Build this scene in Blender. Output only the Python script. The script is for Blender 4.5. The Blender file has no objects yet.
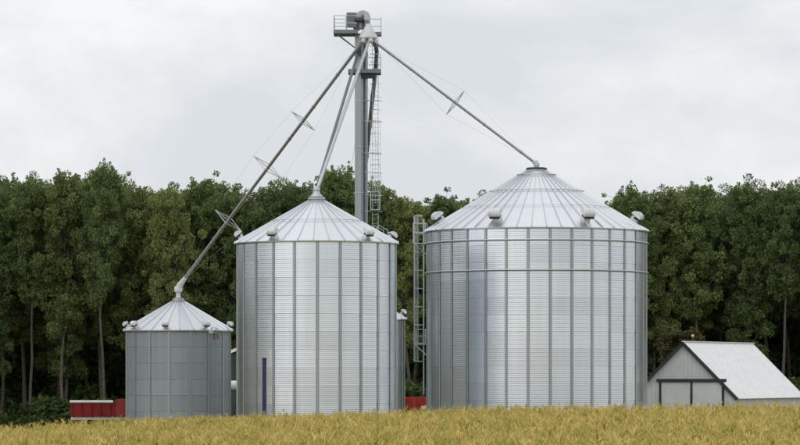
import bpy, math, random
import numpy as np
from mathutils import Vector, Matrix
R_ = math.radians
PI = math.pi
random.seed(7)
sc = bpy.context.scene
col = sc.collection

# ------------------------------------------------------------------ camera
F = 3330.0            # focal length in pixels of an 800 px wide frame
ZC = 4.3              # eye height above the yard
HOR = 375.0           # horizon row in that frame
cam = bpy.data.cameras.new('camera')
cam.sensor_width = 36.0
cam.lens = 36.0 * F / 800.0
cam.shift_y = (HOR - 222.5) / 800.0
cam.clip_start = 1.0
cam.clip_end = 6000.0
camo = bpy.data.objects.new('camera', cam)
camo.location = (0, 0, ZC)
camo.rotation_euler = (PI / 2, 0, 0)
col.objects.link(camo)
sc.camera = camo

# ------------------------------------------------------------------ sky and sun
SUN_EL, SUN_AZ = 48.0, -38.0      # azimuth from the camera's back (-Y), negative = left
w = bpy.data.worlds.new('World')
sc.world = w
w.use_nodes = True
nt = w.node_tree
nt.nodes.clear()
def N(tree, typ, **kw):
    n = tree.nodes.new(typ)
    for k, v in kw.items():
        setattr(n, k, v)
    return n
sdir = Vector((math.sin(R_(SUN_AZ)) * math.cos(R_(SUN_EL)), -math.cos(R_(SUN_AZ)) * math.cos(R_(SUN_EL)), math.sin(R_(SUN_EL))))
sky = N(nt, 'ShaderNodeTexSky', sky_type='NISHITA', sun_disc=False)
sky.sun_elevation = R_(SUN_EL)
sky.sun_rotation = math.atan2(sdir.x, sdir.y)
sky.air_density = 1.0
sky.dust_density = 2.0
skm = N(nt, 'ShaderNodeVectorMath', operation='SCALE')
skm.inputs['Scale'].default_value = 0.1
nt.links.new(sky.outputs[0], skm.inputs[0])
tc = N(nt, 'ShaderNodeTexCoord')
mp = N(nt, 'ShaderNodeMapping')
mp.inputs['Scale'].default_value = (1.0, 1.0, 2.0)
mp.inputs['Location'].default_value = (3.17, 0.4, 1.3)
nt.links.new(tc.outputs['Generated'], mp.inputs[0])
nz = N(nt, 'ShaderNodeTexNoise')
nz.inputs['Scale'].default_value = 7.5
nz.inputs['Detail'].default_value = 5.0
nz.inputs['Roughness'].default_value = 0.58
nz.inputs['Distortion'].default_value = 0.25
nt.links.new(mp.outputs[0], nz.inputs['Vector'])
rp = N(nt, 'ShaderNodeValToRGB')
rp.color_ramp.elements[0].position = 0.36
rp.color_ramp.elements[0].color = (0.74, 0.77, 0.805, 1)
rp.color_ramp.elements[1].position = 0.58
rp.color_ramp.elements[1].color = (0.975, 0.978, 0.982, 1)
nt.links.new(nz.outputs['Fac'], rp.inputs[0])
mx = N(nt, 'ShaderNodeMix', data_type='RGBA')
mx.inputs['Factor'].default_value = 0.93
nt.links.new(skm.outputs[0], mx.inputs[6])
nt.links.new(rp.outputs[0], mx.inputs[7])
bg = N(nt, 'ShaderNodeBackground')
bg.inputs['Strength'].default_value = 1.0
nt.links.new(mx.outputs[2], bg.inputs['Color'])
wo = N(nt, 'ShaderNodeOutputWorld')
nt.links.new(bg.outputs[0], wo.inputs['Surface'])

sl = bpy.data.lights.new('sun', 'SUN')
sl.energy = 0.65
sl.angle = R_(90)
sl.color = (1.0, 0.97, 0.92)
slo = bpy.data.objects.new('sun', sl)
slo.rotation_euler = sdir.to_track_quat('Z', 'Y').to_euler()
slo.location = (-60, -60, 120)
col.objects.link(slo)

sc.view_settings.view_transform = 'Standard'
sc.view_settings.look = 'None'
sc.view_settings.exposure = 0.0
sc.view_settings.gamma = 1.0
sc.view_settings.use_curve_mapping = False

# ------------------------------------------------------------------ helpers
def P(px, py, Y):
    return Vector(((px - 400.0) / F * Y, Y, ZC + (HOR - py) / F * Y))

def gz(x):
    """ground height: the yard falls gently to the left"""
    d = max(0.0, 20.0 - max(x, -40.0))
    return 0.05 - 0.00067 * d * d

def tag(o, label=None, cat=None, group=None, kind=None):
    if label: o['label'] = label
    if cat: o['category'] = cat
    if group: o['group'] = group
    if kind: o['kind'] = kind
    return o

def empty(name, loc, rz=0.0):
    o = bpy.data.objects.new(name, None)
    o.empty_display_size = 0.3
    o.location = loc
    o.rotation_euler = (0, 0, rz)
    col.objects.link(o)
    return o

def link(name, me, parent=None, loc=(0, 0, 0), rot=(0, 0, 0)):
    o = bpy.data.objects.new(name, me)
    col.objects.link(o)
    if parent is not None:
        o.parent = parent
    o.location = loc
    o.rotation_euler = rot
    return o

class MB:
    def __init__(s):
        s.v = []; s.f = []
    def add(s, vs, fs):
        b = len(s.v)
        s.v += [tuple(p) for p in vs]
        s.f += [tuple(i + b for i in q) for q in fs]
        return s
    def box(s, c, d, M=None):
        x, y, z = d[0] / 2, d[1] / 2, d[2] / 2
        vs = [Vector((a * x, b * y, e * z)) for a in (-1, 1) for b in (-1, 1) for e in (-1, 1)]
        if M is not None: vs = [M @ p for p in vs]
        vs = [p + Vector(c) for p in vs]
        return s.add(vs, [(0, 1, 3, 2), (4, 6, 7, 5), (0, 4, 5, 1), (2, 3, 7, 6), (0, 2, 6, 4), (1, 5, 7, 3)])
    def tube(s, pts, r, n=8, cap=True):
        pts = [Vector(p) for p in pts]
        rs = r if isinstance(r, (list, tuple)) else [r] * len(pts)
        vs = []; fs = []
        t0 = (pts[1] - pts[0]).normalized()
        ref = Vector((0, 0, 1)) if abs(t0.z) < 0.9 else Vector((1, 0, 0))
        for i, p in enumerate(pts):
            if i == 0: t = pts[1] - pts[0]
            elif i == len(pts) - 1: t = pts[-1] - pts[-2]
            else: t = (pts[i + 1] - pts[i]).normalized() + (pts[i] - pts[i - 1]).normalized()
            t.normalize()
            a = ref.cross(t)
            if a.length < 1e-4: a = Vector((0, 1, 0)).cross(t)
            a.normalize(); b = t.cross(a)
            for k in range(n):
                g = 2 * PI * k / n
                vs.append(p + a * (math.cos(g) * rs[i]) + b * (math.sin(g) * rs[i]))
        for i in range(len(pts) - 1):
            for k in range(n):
                k2 = (k + 1) % n
                fs.append((i * n + k, i * n + k2, (i + 1) * n + k2, (i + 1) * n + k))
        if cap:
            fs.append(tuple(range(n - 1, -1, -1)))
            fs.append(tuple((len(pts) - 1) * n + k for k in range(n)))
        return s.add(vs, fs)
    def lathe(s, prof, n=32, c=(0, 0, 0), close=False):
        vs = []; fs = []
        m = len(prof)
        for k in range(n):
            g = 2 * PI * k / n
            for r, z in prof:
                vs.append((c[0] + r * math.cos(g), c[1] + r * math.sin(g), c[2] + z))
        for k in range(n):
            k2 = (k + 1) % n
            for i in range(m - 1 if not close else m):
                j = (i + 1) % m
                fs.append((k * m + i, k2 * m + i, k2 * m + j, k * m + j))
        return s.add(vs, fs)
    def ring(s, R, z, r, n=48, m=6, a0=0.0, a1=2 * PI, c=(0, 0)):
        full = abs(a1 - a0 - 2 * PI) < 1e-6
        cnt = n if full else n + 1
        vs = []; fs = []
        for k in range(cnt):
            g = a0 + (a1 - a0) * k / n
            for i in range(m):
                q = 2 * PI * i / m
                rr = R + r * math.cos(q)
                vs.append((c[0] + rr * math.cos(g), c[1] + rr * math.sin(g), z + r * math.sin(q)))
        for k in range(n):
            k2 = (k + 1) % cnt
            for i in range(m):
                j = (i + 1) % m
                fs.append((k * m + i, k2 * m + i, k2 * m + j, k * m + j))
        return s.add(vs, fs)
    def prism(s, poly, y0, y1):
        """poly in (x, z), extruded along y"""
        n = len(poly)
        vs = [(x, y0, z) for x, z in poly] + [(x, y1, z) for x, z in poly]
        fs = [tuple(range(n)), tuple(range(2 * n - 1, n - 1, -1))]
        for i in range(n):
            j = (i + 1) % n
            fs.append((i, i + n, j + n, j))
        return s.add(vs, fs)
    def mesh(s, name, mat, smooth=False):
        me = bpy.data.meshes.new(name)
        me.from_pydata(s.v, [], s.f)
        me.materials.append(mat)
        if smooth:
            me.polygons.foreach_set('use_smooth', [True] * len(me.polygons))
        me.update()
        return me
    def build(s, name, mat, parent=None, smooth=False, loc=(0, 0, 0), rot=(0, 0, 0)):
        me = s.mesh(name, mat, smooth)
        if smooth:
            try: me.set_sharp_from_angle(angle=R_(40))
            except Exception: pass
        return link(name, me, parent, loc, rot)

# ------------------------------------------------------------------ materials
def mat_base(name):
    m = bpy.data.materials.new(name)
    m.use_nodes = True
    t = m.node_tree
    b = t.nodes['Principled BSDF']
    return m, t, b

def metal(name, c, rough, var=0.08, streak=0.12, metallic=1.0, bump=0.0, spangle=18.0, stain=None):
    """galvanised sheet: per-sheet tone, soft spangle, rain streaks"""
    m, t, b = mat_base(name)
    oi = N(t, 'ShaderNodeObjectInfo')
    tc = N(t, 'ShaderNodeTexCoord')
    geo = N(t, 'ShaderNodeNewGeometry')
    n1 = N(t, 'ShaderNodeTexNoise'); n1.inputs['Scale'].default_value = spangle; n1.inputs['Detail'].default_value = 3
    t.links.new(geo.outputs['Position'], n1.inputs['Vector'])
    mp = N(t, 'ShaderNodeMapping'); mp.inputs['Scale'].default_value = (3.0, 3.0, 0.16)
    t.links.new(geo.outputs['Position'], mp.inputs[0])
    n2 = N(t, 'ShaderNodeTexNoise'); n2.inputs['Scale'].default_value = 1.0; n2.inputs['Detail'].default_value = 4
    t.links.new(mp.outputs[0], n2.inputs['Vector'])
    # value = 1 + var*(rand-.5)*2 + streak*(noise-.5)*2
    a = N(t, 'ShaderNodeMath', operation='MULTIPLY_ADD'); a.inputs[1].default_value = 2 * var; a.inputs[2].default_value = 1 - var
    t.links.new(oi.outputs['Random'], a.inputs[0])
    bb = N(t, 'ShaderNodeMath', operation='MULTIPLY_ADD'); bb.inputs[1].default_value = 2 * streak
    t.links.new(n2.outputs['Fac'], bb.inputs[0]); 
    sb = N(t, 'ShaderNodeMath', operation='SUBTRACT'); sb.inputs[1].default_value = streak
    t.links.new(a.outputs[0], sb.inputs[0]); t.links.new(sb.outputs[0], bb.inputs[2])
    vm = N(t, 'ShaderNodeVectorMath', operation='SCALE'); vm.inputs[0].default_value = c
    t.links.new(bb.outputs[0], vm.inputs['Scale'])
    t.links.new(vm.outputs[0], b.inputs['Base Color'])
    b.inputs['Metallic'].default_value = metallic
    rr = N(t, 'ShaderNodeMath', operation='MULTIPLY_ADD'); rr.inputs[1].default_value = 0.16; rr.inputs[2].default_value = rough - 0.08
    t.links.new(n1.outputs['Fac'], rr.inputs[0]); t.links.new(rr.outputs[0], b.inputs['Roughness'])
    return m

def paint(name, c, rough=0.5, var=0.1, scale=2.0, metallic=0.0, c2=None):
    m, t, b = mat_base(name)
    geo = N(t, 'ShaderNodeNewGeometry')
    n1 = N(t, 'ShaderNodeTexNoise'); n1.inputs['Scale'].default_value = scale; n1.inputs['Detail'].default_value = 6
    t.links.new(geo.outputs['Position'], n1.inputs['Vector'])
    mxn = N(t, 'ShaderNodeMix', data_type='RGBA')
    d = c2 if c2 else tuple(q * (1 - 3 * var) for q in c)
    mxn.inputs[6].default_value = (*d, 1); mxn.inputs[7].default_value = (*[min(1, q * (1 + var)) for q in c], 1)
    r = N(t, 'ShaderNodeValToRGB'); r.color_ramp.elements[0].position = 0.3; r.color_ramp.elements[1].position = 0.62
    t.links.new(n1.outputs['Fac'], r.inputs[0]); t.links.new(r.outputs[0], mxn.inputs[0])
    t.links.new(mxn.outputs[2], b.inputs['Base Color'])
    b.inputs['Roughness'].default_value = rough
    b.inputs['Metallic'].default_value = metallic
    return m

M = {}
M['wall'] = metal('galvanised_wall_sheet', (0.80, 0.845, 0.905), 0.31, var=0.07, streak=0.09)
M['wall_old'] = metal('weathered_wall_sheet', (0.36, 0.39, 0.42), 0.62, var=0.05, streak=0.14, metallic=0.8)
M['stiff'] = metal('galvanised_stiffener', (0.43, 0.475, 0.48), 0.42, var=0.05, streak=0.10)
M['stiff_old'] = metal('weathered_stiffener', (0.40, 0.43, 0.45), 0.5, var=0.05, streak=0.1, metallic=0.8)
M['roof'] = metal('galvanised_roof_sheet', (0.87, 0.89, 0.91), 0.36, var=0.03, streak=0.04)
M['roof_old'] = metal('weathered_roof_sheet', (0.72, 0.75, 0.78), 0.45, var=0.05, streak=0.08)
M['galv'] = metal('galvanised_steel', (0.50, 0.53, 0.55), 0.42, var=0.06, streak=0.08)
M['galv_dark'] = metal('dull_galvanised_steel', (0.22, 0.24, 0.255), 0.5, var=0.05, streak=0.12)
M['pipe'] = metal('spout_pipe_steel', (0.40, 0.42, 0.435), 0.42, var=0.05, streak=0.1)
M['rib'] = metal('roof_rib_steel', (0.66, 0.69, 0.72), 0.42, var=0.03, streak=0.05)
M['trunk'] = metal('elevator_trunk_steel', (0.38, 0.41, 0.43), 0.45, var=0.05, streak=0.12)
M['vent'] = paint('vent_light_metal', (0.70, 0.72, 0.74), 0.45, 0.05)
M['dark'] = paint('opening_shade_paint', (0.025, 0.027, 0.03), 0.8, 0.1)  # near-black colour standing for the shade inside the vent hoods
M['steel_dark'] = paint('dark_painted_steel', (0.07, 0.075, 0.085), 0.5, 0.12)
M['concrete'] = paint('concrete', (0.42, 0.40, 0.37), 0.9, 0.12, 3.0)
M['navy'] = paint('navy_paint', (0.022, 0.026, 0.095), 0.4, 0.12, 1.5)
M['red'] = paint('red_wagon_paint', (0.24, 0.012, 0.014), 0.5, 0.14, 1.2)
M['red_bright'] = paint('bright_red_wagon_paint', (0.46, 0.045, 0.03), 0.45, 0.12, 1.2)
M['white'] = paint('white_paint', (0.78, 0.78, 0.77), 0.45, 0.04)
M['rubber'] = paint('rubber', (0.03, 0.03, 0.03), 0.85, 0.1)
M['barn_wall'] = paint('barn_grey_siding', (0.67, 0.70, 0.70), 0.6, 0.05, 0.8)
M['barn_door'] = paint('barn_door_grey', (0.70, 0.725, 0.72), 0.6, 0.04, 0.8)
M['barn_trim'] = paint('barn_dark_trim', (0.035, 0.042, 0.042), 0.5, 0.1)
M['barn_roof'] = paint('barn_white_roof', (0.88, 0.89, 0.90), 0.4, 0.02)
M['shed_wall'] = paint('dark_green_shed_wall', (0.035, 0.05, 0.042), 0.7, 0.12)
M['rust'] = paint('orange_rust_plate', (0.27, 0.17, 0.11), 0.7, 0.15, 5.0)
M['lamp'] = paint('pale_yellow_lamp', (0.65, 0.52, 0.22), 0.5, 0.05)
M['black_belt'] = paint('black_collar', (0.05, 0.055, 0.06), 0.6, 0.1)

def leaf_material(name, dark, light, trans=0.25):
    m, t, b = mat_base(name)
    oi = N(t, 'ShaderNodeObjectInfo')
    at = N(t, 'ShaderNodeAttribute'); at.attribute_name = 'tint'
    ad = N(t, 'ShaderNodeMath', operation='MULTIPLY_ADD'); ad.inputs[1].default_value = 0.45
    t.links.new(oi.outputs['Random'], ad.inputs[0])
    ml = N(t, 'ShaderNodeMath', operation='MULTIPLY'); ml.inputs[1].default_value = 0.6
    t.links.new(at.outputs['Fac'], ml.inputs[0]); t.links.new(ml.outputs[0], ad.inputs[2])
    mxn = N(t, 'ShaderNodeMix', data_type='RGBA')
    mxn.inputs[6].default_value = (*dark, 1); mxn.inputs[7].default_value = (*light, 1)
    t.links.new(ad.outputs[0], mxn.inputs[0])
    t.links.new(mxn.outputs[2], b.inputs['Base Color'])
    b.inputs['Roughness'].default_value = 0.6
    b.inputs['Specular IOR Level'].default_value = 0.25
    tr = N(t, 'ShaderNodeBsdfTranslucent')
    t.links.new(mxn.outputs[2], tr.inputs['Color'])
    ms = N(t, 'ShaderNodeMixShader'); ms.inputs[0].default_value = trans
    t.links.new(b.outputs[0], ms.inputs[1]); t.links.new(tr.outputs[0], ms.inputs[2])
    t.links.new(ms.outputs[0], t.nodes['Material Output'].inputs['Surface'])
    return m
M['leaf'] = leaf_material('broadleaf_foliage', (0.056, 0.098, 0.036), (0.240, 0.310, 0.105))
M['leaf2'] = leaf_material('yellowish_broadleaf_foliage', (0.082, 0.118, 0.040), (0.300, 0.345, 0.115))
M['leaf_olive'] = leaf_material('olive_foliage', (0.060, 0.066, 0.022), (0.135, 0.130, 0.045))
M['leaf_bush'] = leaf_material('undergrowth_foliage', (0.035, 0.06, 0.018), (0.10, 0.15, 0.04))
M['bark'] = paint('bark', (0.115, 0.10, 0.082), 0.9, 0.2, 6.0)
M['bark_pale'] = paint('pale_bark', (0.105, 0.097, 0.082), 0.9, 0.2, 6.0)

# ------------------------------------------------------------------ ground
def build_ground():
    xs = [-3000, -800, -200, -90] + list(range(-60, 62, 4)) + [90, 200, 800, 3000]
    ys = [-3000, -600, -100, 0, 60, 120, 180, 230, 280, 340, 500, 1500, 3500]
    vs = [(x, y, gz(x)) for y in ys for x in xs]
    n = len(xs)
    fs = [(j * n + i, j * n + i + 1, (j + 1) * n + i + 1, (j + 1) * n + i) for j in range(len(ys) - 1) for i in range(n - 1)]
    m, t, b = mat_base('soil_and_grass')
    geo = N(t, 'ShaderNodeNewGeometry')
    n1 = N(t, 'ShaderNodeTexNoise'); n1.inputs['Scale'].default_value = 0.35; n1.inputs['Detail'].default_value = 8
    t.links.new(geo.outputs['Position'], n1.inputs['Vector'])
    r = N(t, 'ShaderNodeValToRGB')
    e = r.color_ramp.elements
    e[0].position = 0.35; e[0].color = (0.10, 0.10, 0.035, 1)
    e[1].position = 0.65; e[1].color = (0.25, 0.21, 0.11, 1)
    t.links.new(n1.outputs['Fac'], r.inputs[0]); t.links.new(r.outputs[0], b.inputs['Base Color'])
    b.inputs['Roughness'].default_value = 0.95
    bp = N(t, 'ShaderNodeBump'); bp.inputs['Strength'].default_value = 0.5; bp.inputs['Distance'].default_value = 0.1
    t.links.new(n1.outputs['Fac'], bp.inputs['Height']); t.links.new(bp.outputs[0], b.inputs['Normal'])
    o = MB().add(vs, fs).build('ground', m, smooth=True)
    tag(o, 'soil and dry grass ground under the corn field and the bins', None, None, 'structure')
build_ground()

# ------------------------------------------------------------------ grain bins
RING = 1.117
def pol(r, th, z=0.0):
    """th measured from the camera side (-Y), positive to the right"""
    return Vector((r * math.sin(th), -r * math.cos(th), z))

def sheet_mesh(name, R, ns, mat, corr=9, per=6, cols=5):
    span = 2 * PI / ns
    rows = corr * per
    vs = []; fs = []
    hh = RING
    zs = [(-0.022, -0.002), (-0.024, 0.0072), (0.0, 0.0066)] + [(i / rows * hh, 0.0015 * math.sin(2 * PI * i / per) + 0.006 * (1 - i / rows)) for i in range(1, rows + 1)]
    for z, dr in zs:
        for c in range(cols + 1):
            a = -span / 2 + span * c / cols
            p = pol(R + dr, a, z)
            vs.append(p)
    n = cols + 1
    for i in range(len(zs) - 1):
        for c in range(cols):
            fs.append((i * n + c, i * n + c + 1, (i + 1) * n + c + 1, (i + 1) * n + c))
    mb = MB().add(vs, fs)
    return mb.mesh(name, mat, True)

def stiffener_mesh(name, R, h, mat):
    prof = [(-0.105, 0.010), (-0.062, 0.012), (-0.045, 0.062), (0.045, 0.062), (0.062, 0.012), (0.105, 0.010)]
    vs = []; fs = []
    # sections bolted together every two rings with a slightly wider splice
    zz = [0.0, h]
    for z in zz:
        for x, o in prof:
            vs.append((x, -(R + 0.006 + o), z))
    n = len(prof)
    for i in range(n - 1):
        fs.append((i, i + 1, n + i + 1, n + i))
    fs.append(tuple(range(n, 2 * n)))
    mb = MB().add(vs, fs)
    z = 2 * RING
    while z < h - 0.3:
        mb.box((0, -(R + 0.071), z), (0.105, 0.012, 0.34))
        z += 2 * RING
    return mb.mesh(name, mat)

def roof_panel_mesh(name, r0, r1, z0, slope, n, mat):
    """one radial roof sheet with its raised rib on the left edge; r0 eave, r1 top"""
    half = PI / n
    vs = []; fs = []
    for k in range(4):
        t = k / 3.0
        r = r0 + (r1 - r0) * t
        z = z0 + (r0 - r) * math.tan(slope)
        hw = r * math.tan(half)
        rw = 0.045 * (1 - 0.6 * t)
        rh = 0.10 * (1 - 0.35 * t)
        for x, dz in [(-hw - rw, 0.004), (-hw - rw * 0.5, rh), (-hw + rw * 0.5, rh), (-hw + rw, 0.0), (0, -0.004), (hw - rw, 0.0), (hw, 0.002)]:
            vs.append((x, -r, z + dz))
    m = 7
    for k in range(3):
        for i in range(m - 1):
            fs.append((k * m + i, k * m + i + 1, (k + 1) * m + i + 1, (k + 1) * m + i))
    fs.append((0, 3, 2, 1))
    # folded drip edge
    b = len(vs)
    hw = r0 * math.tan(half)
    vs += [(-hw, -r0, z0), (hw, -r0, z0), (hw, -r0 + 0.01, z0 - 0.07), (-hw, -r0 + 0.01, z0 - 0.07)]
    fs.append((b, b + 3, b + 2, b + 1))
    me = MB().add(vs, fs).mesh(name, mat)
    me.materials.append(M['rib'])
    mi = [0] * len(fs)
    for k in range(3):
        for i in range(3): mi[k * (m - 1) + i] = 1
    mi[3 * (m - 1)] = 1
    me.polygons.foreach_set('material_index', mi)
    return me

def vent(parent, R, th, z, slope, size=1.0, mats=None):
    """hooded roof vent: square riser and a round-backed hood, open down-slope"""
    m_h = M['vent']
    root_rot = (slope, 0, 0)
    # frame: local -Y outward; build in a frame tilted with the roof then turned by th
    Mx = Matrix.Rotation(th, 4, 'Z') @ Matrix.Translation((0, -R, z)) @ Matrix.Rotation(slope, 4, 'X')
    s = size
    riser = MB().box((0, 0, 0.2 * s), (0.46 * s, 0.46 * s, 0.44 * s))
    o = riser.build('roof_vent', m_h, parent)
    o.matrix_local = Mx
    prof = []
    for k in range(0, 11):
        a = R_(-20 + 20 * k)
        prof.append((-0.05 * s - 0.36 * s * math.cos(a), 0.52 * s + 0.30 * s * math.sin(a)))
    vs = []; fs = []
    wv = 0.40 * s
    n = len(prof)
    for x in (-wv, wv):
        for y, zz in prof:
            vs.append((x, y, zz))
    for i in range(n - 1):
        fs.append((i, i + 1, n + i + 1, n + i))
    fs.append(tuple(range(n - 1, -1, -1))); fs.append(tuple(range(n, 2 * n)))
    MB().add(vs, fs).build('hood', m_h, o)
    MB().box((0, -0.20 * s, 0.35 * s), (0.68 * s, 0.44 * s, 0.13 * s)).build('opening_shade_box', M['dark'], o)  # solid dark box paints the shade under the open hood
    return o

def caged_ladder(parent, R, th, z0, z1, mat, hoops=True, side=0.0):
    """ladder on the wall with rails, rungs and a safety cage; all pieces are parts"""
    rot = (0, 0, th)
    lad = MB()
    for x in (-0.2, 0.2):
        lad.box((x, -(R + 0.22), (z0 + z1) / 2), (0.04, 0.05, z1 - z0))
    l = lad.build('ladder', mat, parent, rot=rot)
    rg = MB().tube([(-0.2, -(R + 0.22), 0), (0.2, -(R + 0.22), 0)], 0.014, 5).mesh('rung', mat)
    z = z0 + 0.3
    while z < z1:
        link('rung', rg, l, (0, 0, z)); z += 0.3
    if hoops:
        hp = MB().ring(0.37, 0, 0.024, 18, 5, R_(150), R_(390), (0, -(R + 0.50))).mesh('cage_hoop', mat)
        z = z0 + 2.2
        zs = []
        while z < z1 + 0.9:
            zs.append(z); link('cage_hoop', hp, l, (0, 0, z)); z += 1.22
        for a in (200, 235, 270, 305, 340):
            q = (0.37 * math.cos(R_(a)), -(R + 0.50) + 0.37 * math.sin(R_(a)))
            MB().box((q[0], q[1], (zs[0] + zs[-1]) / 2), (0.035, 0.035, zs[-1] - zs[0])).build('cage_bar', mat, l)
    return l

def grain_bin(name, loc, R, rings, ns, slope, phase, label, mats, collar=0.66, collar_h=0.26, vents=(), vsize=1.0, vr=0.8, roof_rings=(), group=None):
    wm, sm, rm = mats
    b = empty(name, loc)
    tag(b, label, 'grain bin', group)
    z0 = 0.41
    H = rings * RING
    MB().lathe([(R - 0.1, z0 - 0.02), (R + 0.22, z0 - 0.02), (R + 0.25, z0 - 0.05), (R + 0.25, -0.6)], 64).build('foundation', M['concrete'], b)
    sh = sheet_mesh('wall_sheet', R, ns, wm)
    span = 2 * PI / ns
    for k in range(rings):
        for i in range(ns):
            link('wall_sheet', sh, b, (0, 0, z0 + k * RING), (0, 0, phase + span * i + (span / 2 if k % 2 else 0)))
    st = stiffener_mesh('stiffener', R, H - 0.02, sm)
    for i in range(2 * ns):
        link('stiffener', st, b, (0, 0, z0), (0, 0, phase + span / 2 * i))
    nr = 3 * ns
    r0 = R + 0.16
    ze = z0 + H + 0.03
    rp = roof_panel_mesh('roof_panel', r0, collar - 0.05, ze, slope, nr, rm)
    for i in range(nr):
        link('roof_panel', rp, b, (0, 0, 0), (0, 0, phase + 2 * PI / nr * (i + 0.25)))
    zt = ze + (r0 - collar) * math.tan(slope)
    MB().lathe([(collar + 0.10, zt - 0.05), (collar + 0.10, zt + 0.03), (collar, zt + 0.05), (collar, zt + collar_h), (collar + 0.04, zt + collar_h)], 40).build('roof_collar', M['galv'], b, True)
    for rr, rad in roof_rings:
        zz = ze + (r0 - rr) * math.tan(slope) + 0.10
        MB().ring(rr, zz, rad, 64, 6).build('roof_ring', M['galv'], b, True)
    for th in vents:
        zv = ze + (r0 - vr * R) * math.tan(slope)
        vent(b, vr * R, R_(th), zv, slope, vsize)
    b['zt'] = zt
    return b, zt, ze

# big bin --------------------------------------------------------------
mats_new = (M['wall'], M['stiff'], M['roof'])
mats_old = (M['wall_old'], M['stiff_old'], M['roof_old'])
RB, YB = 7.3, 222.0
XB = (536.5 - 400) / F * YB
sbin = 2 * PI / 32
big, zt_big, ze_big = grain_bin('grain_bin', (XB, YB, 0.0), RB, 12, 16, R_(31), math.asin(8.9 / 109.5),
    'largest corrugated steel grain bin, with two wind rings under its roof', mats_new,
    collar=0.66, collar_h=0.06, vents=(-74, -25, 26.5, 73, 150, 210), vsize=1.0, vr=0.90, roof_rings=((3.15, 0.03), (1.3, 0.03), (5.0, 0.015)))
for zr in (13.04, 11.08):
    MB().ring(RB + 0.10, zr, 0.055, 96, 8).build('wind_ring', M['galv'], big, True)
# flat dark lid ring and white inlet on top
MB().lathe([(0.05, zt_big + 0.22), (0.60, zt_big + 0.20), (0.70, zt_big + 0.16), (0.70, zt_big + 0.05), (0.60, zt_big + 0.04)], 40).build('roof_lid', M['black_belt'], big, True)
MB().lathe([(0.16, zt_big + 0.18), (0.17, zt_big + 0.30), (0.21, zt_big + 0.34), (0.21, zt_big + 0.48), (0.12, zt_big + 0.58), (0.0, zt_big + 0.6)], 20).build('fill_inlet', M['vent'], big, True)
TOP_BIG = Vector((XB, YB, zt_big + 0.46))
# caged ladder on its left flank and small landing at the eave
lad = caged_ladder(big, RB + 0.04, R_(-96), 3.0, ze_big + 0.9, M['galv'])
def landing(parent, R, th, z, mat, w=1.0, d=0.95, h=1.1):
    p = MB().box((0, -(R + d / 2), z), (w, d, 0.05)).build('landing', mat, parent, rot=(0, 0, th))
    for x in (-w / 2, w / 2):
        for y in (-(R + 0.06), -(R + d)):
            MB().box((x, y, z + h / 2), (0.05, 0.05, h)).build('rail_post', mat, p)
    r = MB()
    for zz in (z + h, z + h * 0.55):
        r.box((0, -(R + d), zz), (w, 0.045, 0.045))
        for x in (-w / 2, w / 2):
            r.box((x, -(R + d / 2), zz), (0.045, d, 0.045))
    r.build('handrail', mat, p)
    br = MB()
    for x in (-w / 2, w / 2):
        br.tube([(x, -(R + d), z), (x, -R, z - 0.75)], 0.03, 6)
    br.build('bracket', mat, p)
    return p
landing(big, RB + 0.05, R_(-97), ze_big - 0.75, M['galv'], 1.1, 0.85, 1.35)
landing(big, RB + 0.05, R_(-97), 6.35, M['galv'], 0.9, 0.8, 1.0)

# middle bin -----------------------------------------------------------
RM, YM = 5.03, 210.6
XM = (316.5 - 400) / F * YM
mid, zt_mid, ze_mid = grain_bin('grain_bin', (XM, YM, -0.12), RM, 11, 11, R_(30), math.asin(2.9 / 79.5),
    'middle corrugated steel grain bin with the navy blue post in front of it', mats_new,
    collar=0.5, vents=(-84, -32, 42, 104, 160, 220), vsize=0.75, vr=0.94, roof_rings=((2.9, 0.02),))
MB().lathe([(0.58, zt_mid + 0.1), (0.50, zt_mid + 0.2), (0.24, zt_mid + 0.46), (0.19, zt_mid + 0.62), (0.23, zt_mid + 0.66), (0.23, zt_mid + 0.80), (0.15, zt_mid + 0.92), (0.0, zt_mid + 0.94)], 28).build('fill_inlet', M['galv'], mid, True)
TOP_MID = Vector((XM, YM, -0.12 + zt_mid + 0.75))
# hand rail hoop where the roof ladder starts, far right edge
hh = MB()
for x in (-0.28, 0.28):
    pz = ze_mid + 0.05
    hh.tube([(x, -(RM - 0.1), pz), (x, -(RM - 0.1), pz + 0.9), (x, -(RM - 0.75), pz + 1.2), (x, -(RM - 0.95), pz + 0.75)], 0.028, 6)
hh.build('roof_handrail', M['galv'], mid, rot=(0, 0, R_(118)))

# small weathered bin ---------------------------------------------------
RS, YS = 3.66, 233.0
XS = (178.3 - 400) / F * YS
small, zt_sm, ze_sm = grain_bin('grain_bin', (XS, YS, -0.86), RS, 7, 8, R_(31), math.asin(-5.5 / 52.3),
    'small dull grey weathered grain bin at the left, with a small orange plate', mats_old,
    collar=0.42, vents=(-82, -52, -10, 35, 82, 150, 210), vsize=0.62, vr=0.955)
MB().lathe([(0.45, zt_sm + 0.1), (0.35, zt_sm + 0.2), (0.17, zt_sm + 0.30), (0.15, zt_sm + 0.62), (0.27, zt_sm + 0.68), (0.30, zt_sm + 0.86), (0.24, zt_sm + 1.06), (0.0, zt_sm + 1.12)], 24).build('fill_inlet', M['vent'], small, True)
TOP_SM = Vector((XS, YS, -0.86 + zt_sm + 0.95))
caged_ladder(small, RS, R_(43), 0.6, ze_sm + 0.2, M['galv'], hoops=False)
MB().box((0, -(RS + 0.03), ze_sm - 0.42), (0.46, 0.02, 0.38)).build('orange_plate', M['rust'], small, rot=(0, 0, R_(49)))
MB().box((0, -(RS + 0.10), 1.55), (0.10, 0.12, 0.55)).build('switch_box', M['vent'], small, rot=(0, 0, R_(15.5)))
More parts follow.
